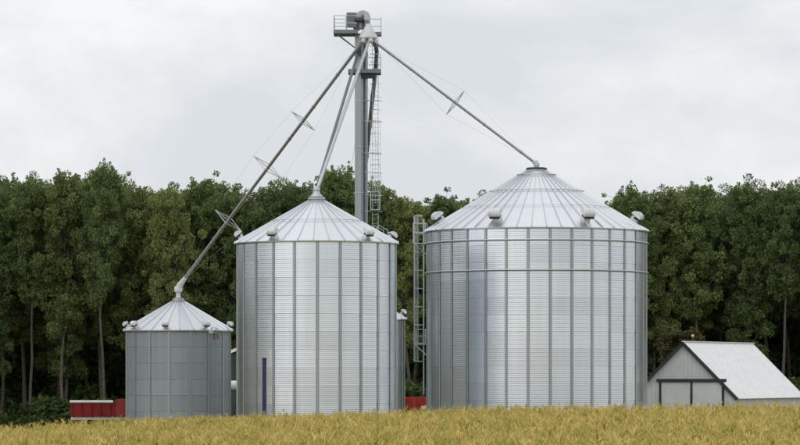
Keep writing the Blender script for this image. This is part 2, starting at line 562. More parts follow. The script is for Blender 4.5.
MB().box((0, -(RS + 0.12), ze_sm - 0.1), (0.3, 0.2, 0.24)).build('eave_bracket', M['vent'], small, rot=(0, 0, R_(40)))

# bin hidden behind the middle one --------------------------------------
YH = 240.0
XH = 4.4 / F * YH - RS
hid, zt_h, ze_h = grain_bin('grain_bin', (XH, YH, 0.05), RS, 7, 8, R_(31), 0.1,
    'light steel bin mostly hidden behind the middle bin, only its right edge showing', (M['wall'], M['stiff'], M['roof']),
    collar=0.42, vents=(88, 140, 200), vsize=0.66, vr=0.93)
TOP_H = Vector((XH, YH, 0.05 + zt_h + 0.4))
MB().lathe([(0.45, zt_h + 0.1), (0.2, zt_h + 0.35), (0.2, zt_h + 0.7), (0.0, zt_h + 0.72)], 20).build('fill_inlet', M['galv'], hid, True)

# ------------------------------------------------------------------ bucket elevator leg
YT = 222.0
def T(px, py, dy=0.0):
    return P(px, py, YT + dy) - Vector((XT, YT, 0))
XT = (361.3 - 400) / F * YT
leg = empty('elevator_leg', (XT, YT, 0))
tag(leg, 'tall steel bucket elevator tower with platforms, rising behind the middle bin', 'elevator')
rz = R_(62)
rotM = Matrix.Rotation(rz, 3, 'Z')
zh = T(361, 34).z
for k, sgn in enumerate((-1, 1)):
    c = rotM @ Vector((sgn * 0.31, 0, 0))
    t = MB().box((c.x, c.y, (zh + 0.2) / 2), (0.34, 0.46, zh - 0.2), rotM.to_4x4())
    tr = t.build('trunk', M['trunk'], leg)
    fl = MB().box((0, 0, 0), (0.42, 0.54, 0.05), rotM.to_4x4()).mesh('trunk_flange', M['galv'])
    z = 1.2
    while z < zh:
        link('trunk_flange', fl, tr, (c.x, c.y, z)); z += 3.05
# boot at the bottom
MB().box((0, 0, 0.45), (1.5, 0.7, 0.9), rotM.to_4x4()).build('boot', M['galv'], leg)
# head: hooded body, motor and guard
hd = MB()
prof = [(-0.50, 0.0), (0.50, 0.0)]
for k in range(0, 13):
    a = PI * k / 12
    prof.append((0.50 * math.cos(a), 0.72 + 0.50 * math.sin(a)))
hd.prism(prof, -0.32, 0.32)
hz = T(361, 28.5).z
hh_ = hd.build('head_hood', M['galv'], leg, True, loc=T(361.8, 29.0, 0), rot=(0, 0, R_(18)))
MB().tube([(0.0, -0.46, 0.72), (0.0, 0.46, 0.72)], 0.17, 16).build('head_bearing', M['galv_dark'], hh_)
gp = T(351.5, 20, -0.5)
MB().box((gp.x, gp.y, gp.z), (0.62, 0.34, 0.98), Matrix.Rotation(R_(12), 4, 'Z')).build('drive_guard', M['galv_dark'], leg)
gp = T(356.5, 26.5, -0.3)
MB().box((gp.x, gp.y, gp.z), (0.40, 0.5, 0.50)).build('gearbox', M['steel_dark'], leg)
mo = T(360, 19.5, -0.6)
MB().tube([mo + Vector((-0.36, 0, 0)), mo + Vector((-0.30, 0, 0)), mo + Vector((0.22, 0, 0.02)), mo + Vector((0.28, 0, 0.02))], [0.12, 0.17, 0.17, 0.12], 18).build('motor', M['steel_dark'], leg, True)
sp = T(366.8, 18, -0.45)
MB().box((sp.x, sp.y, sp.z), (0.36, 0.4, 0.62)).build('discharge_box', M['galv'], leg)
ds = T(366.3, 24.5, -0.6)
MB().tube([ds + Vector((0, 0, 0.3)), ds + Vector((0.02, 0, -0.3))], 0.17, 12).build('discharge_chute', M['galv_dark'], leg)

def deck(px0, px1, py, y0, y1, thick, name='platform'):
    a = T(px0, py); b2 = T(px1, py)
    p = MB().box(((a.x + b2.x) / 2, (y0 + y1) / 2, a.z), (b2.x - a.x, y1 - y0, thick)).build(name, M['galv_dark'], leg)
    e = MB()
    for y in (y0, y1):
        e.box(((a.x + b2.x) / 2, y, a.z + 0.02), (b2.x - a.x + 0.06, 0.06, thick + 0.14))
    for x in (a.x, b2.x):
        e.box((x, (y0 + y1) / 2, a.z + 0.02), (0.064, y1 - y0 - 0.06, thick + 0.13))
    e.build('toe_board', M['galv_dark'], p)
    return p, a.x, b2.x, a.z
def rails(p, x0, x1, y0, y1, z, posts, h=1.07, front=True, back=True, left=True, right=True):
    for (x, y) in posts:
        MB().box((x, y, z + h / 2), (0.05, 0.05, h)).build('rail_post', M['galv'], p)
    for zz in (z + h, z + h * 0.55):
        r = MB()
        if front: r.box(((x0 + x1) / 2, y0, zz), (x1 - x0, 0.045, 0.045))
        if back: r.box(((x0 + x1) / 2, y1, zz), (x1 - x0, 0.045, 0.045))
        if left: r.box((x0, (y0 + y1) / 2, zz), (0.042, y1 - y0, 0.042))
        if right: r.box((x1, (y0 + y1) / 2, zz), (0.042, y1 - y0, 0.042))
        r.build('handrail', M['galv'], p)
p, xa, xb, zd = deck(334.3, 357.5, 33.3, -1.1, 1.1, 0.10)
rails(p, xa, xb, -1.1, 1.1, zd, [(xa, -1.1), (xa, 1.1), (xb - 0.75, -1.1), (xb - 0.75, 1.1), (xb, 1.1)], right=False)
p, xa, xb, zd = deck(366.0, 381.0, 33.3, 0.35, 1.1, 0.10)
rails(p, xa, xb, 0.35, 1.1, zd, [(xb, 0.35), (xb, 1.1), (xa + 0.2, 1.1)], left=False, front=False)
st_ = MB()
for y in (-0.5, 0.5):
    st_.tube([T(337, 34) + Vector((0, y, 0)), T(358, 50) + Vector((0, y * 0.3, 0))], 0.03, 6)
st_.build('platform_strut', M['galv'], leg)
# middle platform
p, xa, xb, zd = deck(348.8, 380.6, 72.3, -0.85, 0.85, 0.12)
rails(p, xa + 1.3, xb, -0.85, 0.85, zd, [(xb, -0.85), (xb, 0.85), (xb - 0.9, 0.85), (xb - 0.9, -0.85)], left=False, front=False)
MB().box(((xa + xb) / 2 + 0.25, 0, zd - 0.22), (0.9, 0.9, 0.3)).build('platform_collar', M['steel_dark'], p)
# ladder with cage, right of the trunks
lx = T(375.3, 100).x
la = MB()
zlo, zhi = 1.0, T(370, 36).z
for x in (-0.19, 0.19):
    la.box((lx + x, 0.30, (zlo + zhi) / 2), (0.035, 0.045, zhi - zlo))
la = la.build('ladder', M['galv'], leg)
rg = MB().tube([(-0.19, 0, 0), (0.19, 0, 0)], 0.013, 5).mesh('rung', M['galv'])
z = zlo + 0.3
while z < zhi:
    link('rung', rg, la, (lx, 0.30, z)); z += 0.305
hp = MB().ring(0.34, 0, 0.018, 16, 5, R_(-200), R_(20)).mesh('cage_hoop', M['galv'])
for py in list(range(46, 70, 8)) + [84, 97, 110, 121, 134, 144, 153, 165, 176, 190, 203]:
    link('cage_hoop', hp, la, (lx, 0.12, T(370, py).z))
for a in (-165, -90, -15):
    x = lx + 0.34 * math.cos(R_(a)); y = 0.12 + 0.34 * math.sin(R_(a))
    MB().box((x, y, (T(0, 120).z + T(0, 203).z) / 2), (0.022, 0.022, T(0, 120).z - T(0, 203).z)).build('cage_bar', M['galv'], la)
for py in (100, 121, 153, 172, 195, 211):
    q = T(366, py)
    MB().tube([(0.2, 0.0, q.z), (lx + 0.45, 0.05, q.z - 0.05)], 0.028, 6).build('ladder_bracket', M['galv'], la)
# small rest landing low on the ladder
a = T(370, 210)
p = MB().box((lx, -0.1, a.z), (0.62, 0.7, 0.05)).build('rest_landing', M['galv'], leg)
rails(p, lx - 0.3, lx + 0.3, -0.42, 0.2, a.z, [(lx - 0.3, -0.42), (lx + 0.3, -0.42), (lx + 0.3, 0.2)], h=1.2, left=False, back=False)
# guy cables
for end in (P(398, 260, 236), P(330, 260, 240)):
    e = end - Vector((XT, YT, 0))
    MB().tube([T(366, 74), Vector((e.x * 1.6, e.y, 0.2))], 0.008, 5).build('guy_cable', M['galv'], leg)

# ------------------------------------------------------------------ distributor
DX = T(368.2, 38, -0.9) + Vector((XT, YT, 0))
dist = empty('grain_distributor', DX)
tag(dist, 'light conical grain distributor hung under the elevator head platform', 'distributor')
MB().lathe([(0.16, 0.95), (0.2, 0.80), (0.60, 0.14), (0.62, 0.05), (0.62, -0.02), (0.0, -0.02)], 24).build('cone', M['vent'], dist, True)
ov = MB().tube([(0, -0.36, 0.05), (0, -0.47, -0.16), (0, -0.52, -0.34)], [0.16, 0.15, 0.14], 12).mesh('outlet', M['vent'], True)
for k in range(6):
    link('outlet', ov, dist, (0, 0, 0), (0, 0, R_(k * 60 + 20)))
br = MB()
for k in range(3):
    a = R_(90 + 120 * k)
    br.tube([(0.5 * math.cos(a), 0.5 * math.sin(a), 0.3), (-0.2, 0.9, 0.42)], 0.03, 5)
br.build('hanger', M['galv_dark'], dist)

# ------------------------------------------------------------------ spouts
def spout(label, pts, r, mat, arms=(), arm_len=1.0, skew=0.0, flat=0.4, cables=True):
    base = Vector(pts[-1])
    s = empty('grain_spout', base)
    tag(s, label, 'spout', 'grain spouts')
    L = [Vector(q) - base for q in pts]
    MB().tube(L, r, 12).build('pipe', mat, s, True)
    # flanged joints
    d = (L[-1] - L[-2]); ln = d.length; d.normalize()
    fm = MB().tube([Vector((0, 0, -0.035)), Vector((0, 0, 0.035))], (r if not isinstance(r, list) else r[0]) + 0.03, 12).mesh('pipe_flange', mat)
    q = d.to_track_quat('Z', 'Y').to_euler()
    k = 3.0
    while k < ln - 1:
        link('pipe_flange', fm, s, L[-2] + d * k, q); k += 3.05
    b = d.cross(Vector((0, 1, 0))).normalized(); a = b.cross(d).normalized()   # long arms lie across the row of bins
    a = (a + d * skew).normalized()
    tips = {0: [], 1: [], 2: [], 3: []}
    for f_, al in arms:
        c = L[-2] + d * (ln * f_)
        arm = MB()
        tp = []
        for i in range(4):
            an = PI / 2 * i
            e = c + (a * (math.cos(an) * flat) + b * math.sin(an)) * al
            tp.append(e); tips[i].append(e)
            arm.tube([c, e], 0.028, 6)
        for i in range(4):
            arm.tube([tp[i], tp[(i + 1) % 4]], 0.024, 6)
        arm.build('truss_arm', M['galv'], s)
    if arms and cables:
        for i in range(4):
            pl = [L[-2] + d * 0.5] + tips[i] + [L[-1] - d * 0.5]
            MB().tube(pl, 0.005, 4, False).build('truss_cable', M['galv'], s)
    return s, d
p0 = DX + Vector((-0.42, -0.25, -0.32))
TS = TOP_SM + Vector((0.05, 0, 0.12))
sp1, d1 = spout('long steel spout slanting down left to the small weathered bin, with three truss arms', [p0, TS], 0.112, M['pipe'],
      arms=((0.31, 1.0), (0.50, 1.25), (0.72, 1.15)))
# white elbow box where the left spout ends
MB().tube([d1 * -0.9, d1 * -0.1, Vector((-0.02, 0, -0.35))], [0.14, 0.23, 0.20], 14).build('end_elbow', M['vent'], sp1, True)
p0 = DX + Vector((0.45, -0.2, -0.28))
sp2, d2 = spout('long steel spout slanting down right to the largest bin, with one truss arm', [p0, TOP_BIG + Vector((-0.08, 0, 0.05))], 0.088, M['pipe'],
      arms=((0.50, 0.98),), skew=0.45, flat=0.35)
MB().lathe([(0.14, -0.1), (0.2, 0.0), (0.2, 0.12), (0.1, 0.2)], 14).build('end_cap', M['vent'], sp2, True)
p0 = DX + Vector((0.02, -0.5, -0.32))
sp3, _ = spout('pale spout down to the middle bin roof peak, the right one of the pair', [p0, TOP_MID + Vector((0.14, 0.05, 0.25)), TOP_MID + Vector((0.0, 0, -0.1))], [0.11, 0.11, 0.13], M['galv'])
p0 = DX + Vector((-0.45, 0.25, -0.32))
sp4, _ = spout('dark spout down to the middle bin roof peak, the left one of the pair', [p0, p0 + Vector((-0.22, 0.1, -0.6)), TOP_MID + Vector((0.12, 0.45, 0.45)), TOP_MID + Vector((0.05, 0.15, 0.0))], [0.10, 0.10, 0.10, 0.10], M['galv_dark'])
p0 = DX + Vector((0.42, 0.3, -0.30))
k1 = P(376.8, 52, 222.6); k2 = P(376.0, 64, 222.8)
sp5, _ = spout('dark bent spout running down beside the tower ladder', [p0, p0 + Vector((0.1, 0.05, -0.25)), k1, k2, TOP_H + Vector((0, 0, 0.3))], 0.14, M['galv_dark'])

# ------------------------------------------------------------------ barn at the right
BA = R_(25)
apex = P(683.6, 341.2, 234.0)
bx, by = apex.x, apex.y
barn = empty('barn', (bx, by, 0.0), -BA)
tag(barn, 'grey gabled barn with white roof and dark trim beside the largest bin', 'barn')
za = apex.z - 0.1
hw, ze_, Lb = 3.75, za - 3.65, 15.0
wl = MB()
wl.prism([(-hw, 0.0), (hw, 0.0), (hw, ze_), (0, za - 0.05), (-hw, ze_)], 0.0, 0.12)
wl.build('gable_wall', M['barn_wall'], barn)
wl = MB()
for x in (-hw + 0.06, hw - 0.06):
    wl.box((x, Lb / 2 + 0.06, ze_ / 2), (0.12, Lb - 0.13, ze_))
wl.prism([(-hw, 0.0), (hw, 0.0), (hw, ze_), (0, za - 0.05), (-hw, ze_)], Lb, Lb + 0.12)
wl.build('side_wall', M['barn_wall'], barn)
# vertical siding battens on the gable wall
sl_ = math.atan2(3.65, hw)
for k in range(-12, 13):
    x = k * 0.30
    zt_ = za - 0.12 - abs(x) * 3.65 / hw
    if abs(x) < hw - 0.05:
        z_lo = 4.1 if -1.75 < x < 3.0 else 0.0
        if zt_ - z_lo > 0.05:
            MB().box((x, -0.012, (z_lo + zt_) / 2), (0.035, 0.024, zt_ - z_lo)).build('siding_rib', M['barn_wall'], barn)
# roof: standing seam sheets on each slope
rl = math.hypot(hw + 0.35, (hw + 0.35) * 3.65 / hw)
for sgn in (-1, 1):
    pm = MB()
    pm.box((rl / 2, 0.0, 0.0), (rl, 0.74, 0.03))
    pm.box((rl / 2, -0.36, 0.035), (rl, 0.05, 0.04))
    pme = pm.mesh('roof_sheet', M['barn_roof'])
    nsh = int((Lb + 0.5) / 0.75)
    for k in range(nsh):
        o = link('roof_sheet', pme, barn)
        if sgn > 0:
            o.matrix_local = Matrix.Translation((0, -0.12 + 0.75 * k + 0.375, za + 0.05)) @ Matrix.Rotation(sl_, 4, 'Y')
        else:
            o.matrix_local = Matrix.Translation((0, -0.12 + 0.75 * k + 0.375, za + 0.05)) @ Matrix.Rotation(-sl_, 4, 'Y') @ Matrix.Rotation(PI, 4, 'Z')
    # rake board
    rk = MB().box((rl / 2, -0.19, -0.08), (rl, 0.06, 0.22)).build('rake_board', M['barn_trim'], barn)
    rk.matrix_local = Matrix.Translation((0, 0.0, za + 0.05)) @ (Matrix.Rotation(sl_, 4, 'Y') if sgn > 0 else Matrix.Scale(-1, 4, (1, 0, 0)) @ Matrix.Rotation(sl_, 4, 'Y'))
MB().box((0, Lb / 2, za + 0.09), (0.3, Lb, 0.05)).build('ridge_cap', M['barn_roof'], barn)
dz = 3.83
for k in range(2):
    xa, xb = -1.71 + 2.33 * k, -1.71 + 2.33 * (k + 1)
    dd = MB().box(((xa + xb) / 2, -0.06, dz / 2), (xb - xa - 0.1, 0.06, dz - 0.1)).build('sliding_door', M['barn_door'], barn)
    for x in (xa, xb) if k == 0 else (xb,):
        MB().box((x, -0.08, dz / 2), (0.16, 0.10, dz)).build('door_post', M['barn_trim'], dd)
    for j in range(1, 6):
        MB().box((xa + (xb - xa) * j / 6, -0.097, dz / 2), (0.03, 0.014, dz - 0.2)).build('door_rib', M['barn_door'], dd)
    MB().box(((xa + xb) / 2, -0.11, 1.3), (0.06, 0.06, 0.3)).build('door_handle', M['barn_trim'], dd)
MB().box((-1.71 + 2.33, -0.12, dz + 0.08), (2.33 * 2 + 0.5, 0.16, 0.22)).build('door_track', M['barn_trim'], barn)

# lamp on a slim post behind the barn
lp_ = P(692.7, 336.0, 252.0)
lp = empty('yard_lamp', (lp_.x, lp_.y, 0.0))
tag(lp, 'small pale yellow lamp on a slim post above the barn roof', 'lamp')
MB().tube([(0, 0, 0), (0, 0, lp_.z - 0.12)], [0.06, 0.035], 8).build('post', M['steel_dark'], lp)
MB().lathe([(0.05, lp_.z - 0.12), (0.11, lp_.z - 0.07), (0.13, lp_.z + 0.02), (0.08, lp_.z + 0.10), (0.0, lp_.z + 0.12)], 14).build('lamp_head', M['lamp'], lp, True)

# ------------------------------------------------------------------ navy post
pp = P(264.4, 375, 202.0)
post = empty('steel_post', (pp.x, pp.y, gz(pp.x)))
tag(post, 'tall navy blue steel post in front of the middle bin', 'post')
ph = ZC + (375 - 358) / F * 202 - gz(pp.x)
MB().tube([(0, 0, 0.0), (0, 0, ph - 0.06)], 0.125, 16).build('pipe', M['navy'], post, True)
MB().lathe([(0.14, ph - 0.1), (0.14, ph), (0.0, ph + 0.015)], 16).build('cap', M['navy'], post)
MB().box((0, 0, 0.02), (0.5, 0.5, 0.04)).build('base_plate', M['navy'], post)

# ------------------------------------------------------------------ wagons
def wagon(label, loc, mat, L=5.2, top=2.5, bottom=1.25, rail=True, step=True, plate=None, group='red farm wagons'):
    wg = empty('farm_wagon', loc)
    tag(wg, label, 'wagon', group)
    W = 2.3
    zb, zt = bottom, top
    # flared box, open at the top
    b = MB()
    x = L / 2; y = W / 2
    o_ = [(-x, -y), (x, -y), (x, y), (-x, y)]
    bot = [(-x * 0.96, -y * 0.86, zb), (x * 0.96, -y * 0.86, zb), (x * 0.96, y * 0.86, zb), (-x * 0.96, y * 0.86, zb)]
    topo = [(q[0], q[1], zt) for q in o_]
    topi = [(q[0] * 0.975, q[1] * 0.95, zt) for q in o_]
    boti = [(q[0] * 0.97, q[1] * 0.95, zb + 0.06) for q in bot]
    vs = bot + topo + topi + boti
    fs = [(3, 2, 1, 0), (12, 13, 14, 15)]
    for i in range(4):
        j = (i + 1) % 4
        fs += [(i, j, 4 + j, 4 + i), (4 + i, 4 + j, 8 + j, 8 + i), (8 + i, 8 + j, 12 + j, 12 + i)]
    body = b.add(vs, fs).build('box', mat, wg)
    n = 7
    for k in range(n):
        xx = -x * 0.93 + 2 * x * 0.93 * k / (n - 1)
        for sy in (-1, 1):
            MB().tube([(xx * 0.96, sy * y * 0.88, zb), (xx, sy * (y + 0.035), zt - 0.03)], 0.05, 4).build('side_rib', mat, body)
    if rail:
        MB().tube([(-x, -y - 0.02, zt + 0.06), (x * 0.38, -y - 0.02, zt + 0.06)], 0.10, 10).build('rolled_tarp', M['white'], wg, True)
    if step:
        MB().box((x * 0.72, -y * 0.2, (zt + zb) / 2 + 0.14), (L * 0.25, W * 0.9, zt - zb + 0.22)).build('end_bulkhead', mat, wg)
    MB().box((0, -0.75, zb - 0.12), (L * 0.98, 0.14, 0.2)).build('chassis_beam', M['white'] if rail else M['steel_dark'], wg)
    MB().box((0, 0.75, zb - 0.12), (L * 0.98, 0.14, 0.2)).build('chassis_beam', M['steel_dark'], wg)
    for xx in (-L * 0.34, L * 0.34):
        MB().tube([(xx, -1.0, 0.5), (xx, 1.0, 0.5)], 0.06, 8).build('axle', M['steel_dark'], wg)
        MB().box((xx, 0, (zb - 0.22 + 0.5) / 2), (0.3, 1.2, zb - 0.2 - 0.5)).build('bolster', M['steel_dark'], wg)
        for yy in (-1.0, 1.0):
            tw = MB()
            prof = [(0.26, -0.13), (0.46, -0.14), (0.5, -0.08), (0.5, 0.08), (0.46, 0.14), (0.26, 0.13)]
            tw.lathe(prof, 20, close=True)
            wheel = tw.build('wheel', M['rubber'], wg, True, (xx, yy, 0.5), (PI / 2, 0, 0))
            MB().lathe([(0.0, -0.06), (0.1, -0.06), (0.26, -0.10), (0.26, 0.10), (0.1, 0.04), (0.0, 0.04)], 16).build('rim', M['white'], wheel, True)
    MB().tube([(-L / 2, 0, 0.6), (-L / 2 - 1.6, 0, 0.45)], 0.06, 8).build('tongue', mat, wg)
    if plate:
        MB().box(plate, (0.45, 0.03, 0.24)).build('white_plate', M['white'], body)
    return wg
lw = P(108, 402.5, 246)
zl = gz(lw.x)
wagon('dark red farm wagon with white rolled cover left of the small weathered bin', (lw.x - 0.4, 246, zl), M['red'], 4.6, lw.z - zl, lw.z - zl - 1.05)
rw_ = P(414, 397, 250)
wagon('bright red farm wagon showing between the middle and largest bins', (rw_.x + 1.1, 250, 0.0), M['red_bright'], 5.4, rw_.z, rw_.z - 1.15, rail=False, step=False,
      plate=(-0.35, -1.17, rw_.z - 0.78))

# ------------------------------------------------------------------ raised white tank and white-roofed shed between the bins
tp = P(233, 386, 242)
tk = empty('fuel_tank', (tp.x - 0.1, 242, gz(tp.x)))
tag(tk, 'white tank on a dark braced stand between the small and middle bins', 'tank')
zt_ = tp.z - gz(tp.x)
vs = [(-0.95, 0.05), (-0.9, 0.25), (-0.78, 0.38), (0.78, 0.38), (0.9, 0.25), (0.95, 0.05)]
MB().tube([(q[0], 0, zt_) for q in vs], [q[1] for q in vs], 20).build('tank', M['white'], tk, True)
legs_ = []
for x in (-0.6, 0.6):
    for y in (-0.35, 0.35):
        MB().tube([(x * 1.15, y * 1.4, 0), (x, y, zt_ - 0.34)], 0.06, 6).build('leg', M['steel_dark'], tk)
for y in (-1, 1):
    MB().tube([(-0.68, y * 0.48, 0.2), (0.62, y * 0.37, zt_ - 0.5)], 0.05, 6).build('brace', M['steel_dark'], tk)
    MB().tube([(0.68, y * 0.48, 0.2), (-0.62, y * 0.37, zt_ - 0.5)], 0.05, 6).build('brace', M['steel_dark'], tk)
MB().box((0, 0, zt_ - 0.40), (1.5, 0.8, 0.08)).build('cradle', M['steel_dark'], tk)

ap = P(243.5, 345.0, 262)
shed = empty('shed', (ap.x, 262, gz(ap.x)))
tag(shed, 'dark shed with white roof edge seen between the small and middle bins', 'shed')
zs_ = ap.z - gz(ap.x)
MB().prism([(-2.0, 0), (2.0, 0), (2.0, zs_ - 1.15), (0, zs_ - 0.3), (-2.0, zs_ - 1.15)], 0, 5.0).build('wall', M['shed_wall'], shed)
for sgn in (-1, 1):
    rf = MB()
    poly = [(0, zs_), (sgn * 2.3, zs_ - 0.95), (sgn * 2.3, zs_ - 1.2), (0, zs_ - 0.25)]
    if sgn < 0: poly.reverse()
    rf.prism(poly, -0.25, 5.25)
    rf.build('roof', M['barn_roof'], shed)
MB().box((0, -0.04, 1.05), (1.2, 0.08, 2.1)).build('door', M['steel_dark'], shed)

# ------------------------------------------------------------------ trees
def np_mesh(name, verts, quads, mat, tint=None, smooth=False):
    me = bpy.data.meshes.new(name)
    nv, nf = len(verts), len(quads)
    k = quads.shape[1]
    me.vertices.add(nv); me.vertices.foreach_set('co', verts.astype(np.float32).ravel())
    me.loops.add(nf * k); me.loops.foreach_set('vertex_index', quads.astype(np.int32).ravel())
    me.polygons.add(nf); me.polygons.foreach_set('loop_start', np.arange(0, nf * k, k, dtype=np.int32))
    me.polygons.foreach_set('loop_total', np.full(nf, k, dtype=np.int32))
    me.materials.append(mat)
    if tint is not None:
        a = me.attributes.new('tint', 'FLOAT', 'POINT'); a.data.foreach_set('value', tint.astype(np.float32))
    me.update(); me.validate()
    return me

def leaves_mesh(name, rng, centers, radii, per, size, mat, squash=0.75):
    n_tot = []
    C = []; T_ = []
    for c, r in zip(centers, radii):
        n = max(8, int(per * r * r * (1.6 if r < 0.5 else 1.0)))
        d = rng.normal(size=(n, 3)); d /= np.linalg.norm(d, axis=1)[:, None]
        rr = r * (0.35 + 0.65 * rng.random(n) ** 0.5)
        q = d * rr[:, None]; q[:, 2] *= squash
        C.append(q + np.array(c)[None, :])
        T_.append(np.clip(rng.normal(0.5, 0.22) + rng.normal(0, 0.12, n), 0, 1))
    C = np.concatenate(C); T_ = np.concatenate(T_)
    n = len(C)
    u = rng.normal(size=(n, 3)); u /= np.linalg.norm(u, axis=1)[:, None]
    nn = rng.normal(size=(n, 3)); nn[:, 2] += 0.8
    v = np.cross(nn, u); v /= (np.linalg.norm(v, axis=1)[:, None] + 1e-9)
    s = size * (0.6 + 0.8 * rng.random(n))
    a = u * s[:, None]; b = v * (s * 0.62)[:, None]
    V = np.stack([C - a, C - b * 0.9 + a * 0.1, C + a, C + b * 0.9 + a * 0.1], axis=1).reshape(-1, 3)
    Q = np.arange(n * 4).reshape(n, 4)
    return np_mesh(name, V, Q, mat, np.repeat(T_, 4))

def tree_variant(seed, H, base, rad, leafmat, barkmat, nlimb=30, per=300, size=0.10):
    rng = np.random.default_rng(seed)
    mb = MB()
    pts = []; rs = []
    ox = oy = 0
    for k in range(9):
        t = k / 8
        ox += rng.normal(0, 0.13); oy += rng.normal(0, 0.13)
        pts.append((ox, oy, H * 0.90 * t)); rs.append(0.17 * (1 - t) ** 0.8 + 0.03)
    mb.tube(pts, rs, 7)
    cs = []; rad_ = []
    def prof(t):        # crown radius against relative height in the crown
        return rad * (0.45 + 0.75 * t) if t < 0.45 else rad * (0.79 * math.cos((t - 0.45) / 0.55 * 1.30) ** 0.8)
    for i in range(nlimb):
        t = (i + rng.random() * 0.8) / nlimb
        h = base * H + t * (1 - base) * H * 0.86
        k = min(7, int(h / (H * 0.9) * 8)); fr = h / (H * 0.9) * 8 - k
        p = Vector(pts[k]).lerp(Vector(pts[min(k + 1, 8)]), fr)
        an = i * 2.4 + rng.normal(0, 0.4)
        ln = prof(t) * (0.65 + 0.5 * rng.random())
        up = ln * (0.75 + 0.7 * rng.random()) * (0.7 + 0.5 * t)
        e = p + Vector((math.cos(an) * ln, math.sin(an) * ln, up))
        m1 = p.lerp(e, 0.5) + Vector((0, 0, -0.10 * ln)) + Vector(rng.normal(0, 0.15, 3))
        r0 = 0.09 * (1 - 0.6 * t)
        mb.tube([p, m1, e], [r0, r0 * 0.65, 0.02], 5)
        for f in (0.40, 0.6, 0.8, 0.95, 1.08):
            c = p.lerp(e, f) + Vector(rng.normal(0, 0.30, 3))
            cs.append(c); rad_.append((0.38 + 0.42 * rng.random()) * (0.75 + 0.3 * f))
        for j in range(4):          # twigs off the limb, each ending in a spray of leaves
            q = m1.lerp(e, rng.random())
            c = q + Vector((rng.normal(0, 0.85), rng.normal(0, 0.85), rng.normal(0.35, 0.5)))
            mb.tube([q, c], [0.022, 0.008], 3, False)
            cs.append(c); rad_.append(0.30 + 0.38 * rng.random())
    for j in range(5):
        c = Vector(pts[-1]) + Vector(rng.normal(0, 0.55, 3)) + Vector((0, 0, -1.2 + j * 0.4))
        cs.append(c); rad_.append(0.5 + 0.3 * rng.random())
    # feathery shoots standing out of the crown
    for j in range(34):
        t = 0.35 + 0.65 * rng.random()
        an = rng.random() * 6.28; rr = prof(t) * (0.75 + 0.35 * rng.random())
        c = Vector((math.cos(an) * rr, math.sin(an) * rr, base * H + t * (1 - base) * H * 0.93 + rng.random() * 1.1))
        mb.tube([Vector((c.x * 0.35, c.y * 0.35, c.z - 1.8)), c, c + Vector((0, 0, 0.7))], [0.03, 0.018, 0.006], 3, False)
        for q in range(3):
            cs.append(c + Vector((rng.normal(0, 0.12), rng.normal(0, 0.12), 0.35 * q))); rad_.append(0.42 - 0.11 * q)
    for j in range(5):
        c = Vector(pts[-1]) + Vector((rng.normal(0, 0.9), rng.normal(0, 0.9), 0.2 + 0.5 * rng.random()))
        mb.tube([Vector(pts[-1]) - Vector((0, 0, 0.4)), c, c + Vector((0, 0, 0.9))], [0.035, 0.02, 0.006], 3, False)
        for q in range(4):
            cs.append(c + Vector((rng.normal(0, 0.1), rng.normal(0, 0.1), 0.34 * q))); rad_.append(0.45 - 0.09 * q)
    return (mb.mesh('trunk', barkmat, True), leaves_mesh('crown', rng, cs, rad_, per, size, leafmat))

VAR = []
for i, (base, rad, lm, bm) in enumerate([(0.42, 3.0, 'leaf', 'bark_pale'), (0.32, 3.3, 'leaf2', 'bark'), (0.50, 2.8, 'leaf', 'bark_pale'),
                                         (0.38, 2.6, 'leaf2', 'bark'), (0.52, 3.2, 'leaf', 'bark_pale'), (0.26, 3.0, 'leaf', 'bark')]):
    VAR.append(tree_variant(100 + i, 20.0, base, rad, M[lm], M[bm]))
OLIVE = tree_variant(140, 20.0, 0.12, 4.4, M['leaf_olive'], M['bark'], nlimb=26, per=300, size=0.16)

TOPS = {}
for v in VAR + [OLIVE]:
    co = np.empty(len(v[1].vertices) * 3, np.float32); v[1].vertices.foreach_get('co', co)
    TOPS[v[1].name] = float(np.percentile(co[2::3], 99.85))

def tree(x, y, h, var, rz, label, group, sxy=None, name='broadleaf_tree', z=None):
    t = empty(name, (x, y, gz(x) if z is None else z), rz)
    tm, cm = var
    s = h / TOPS[cm.name]
    for nm, me in (('trunk', tm), ('crown', cm)):
        o = link(nm, me, t)
        q = sxy if sxy else s
        o.scale = (q, q, s)
    tag(t, label, 'tree', group)
    return t

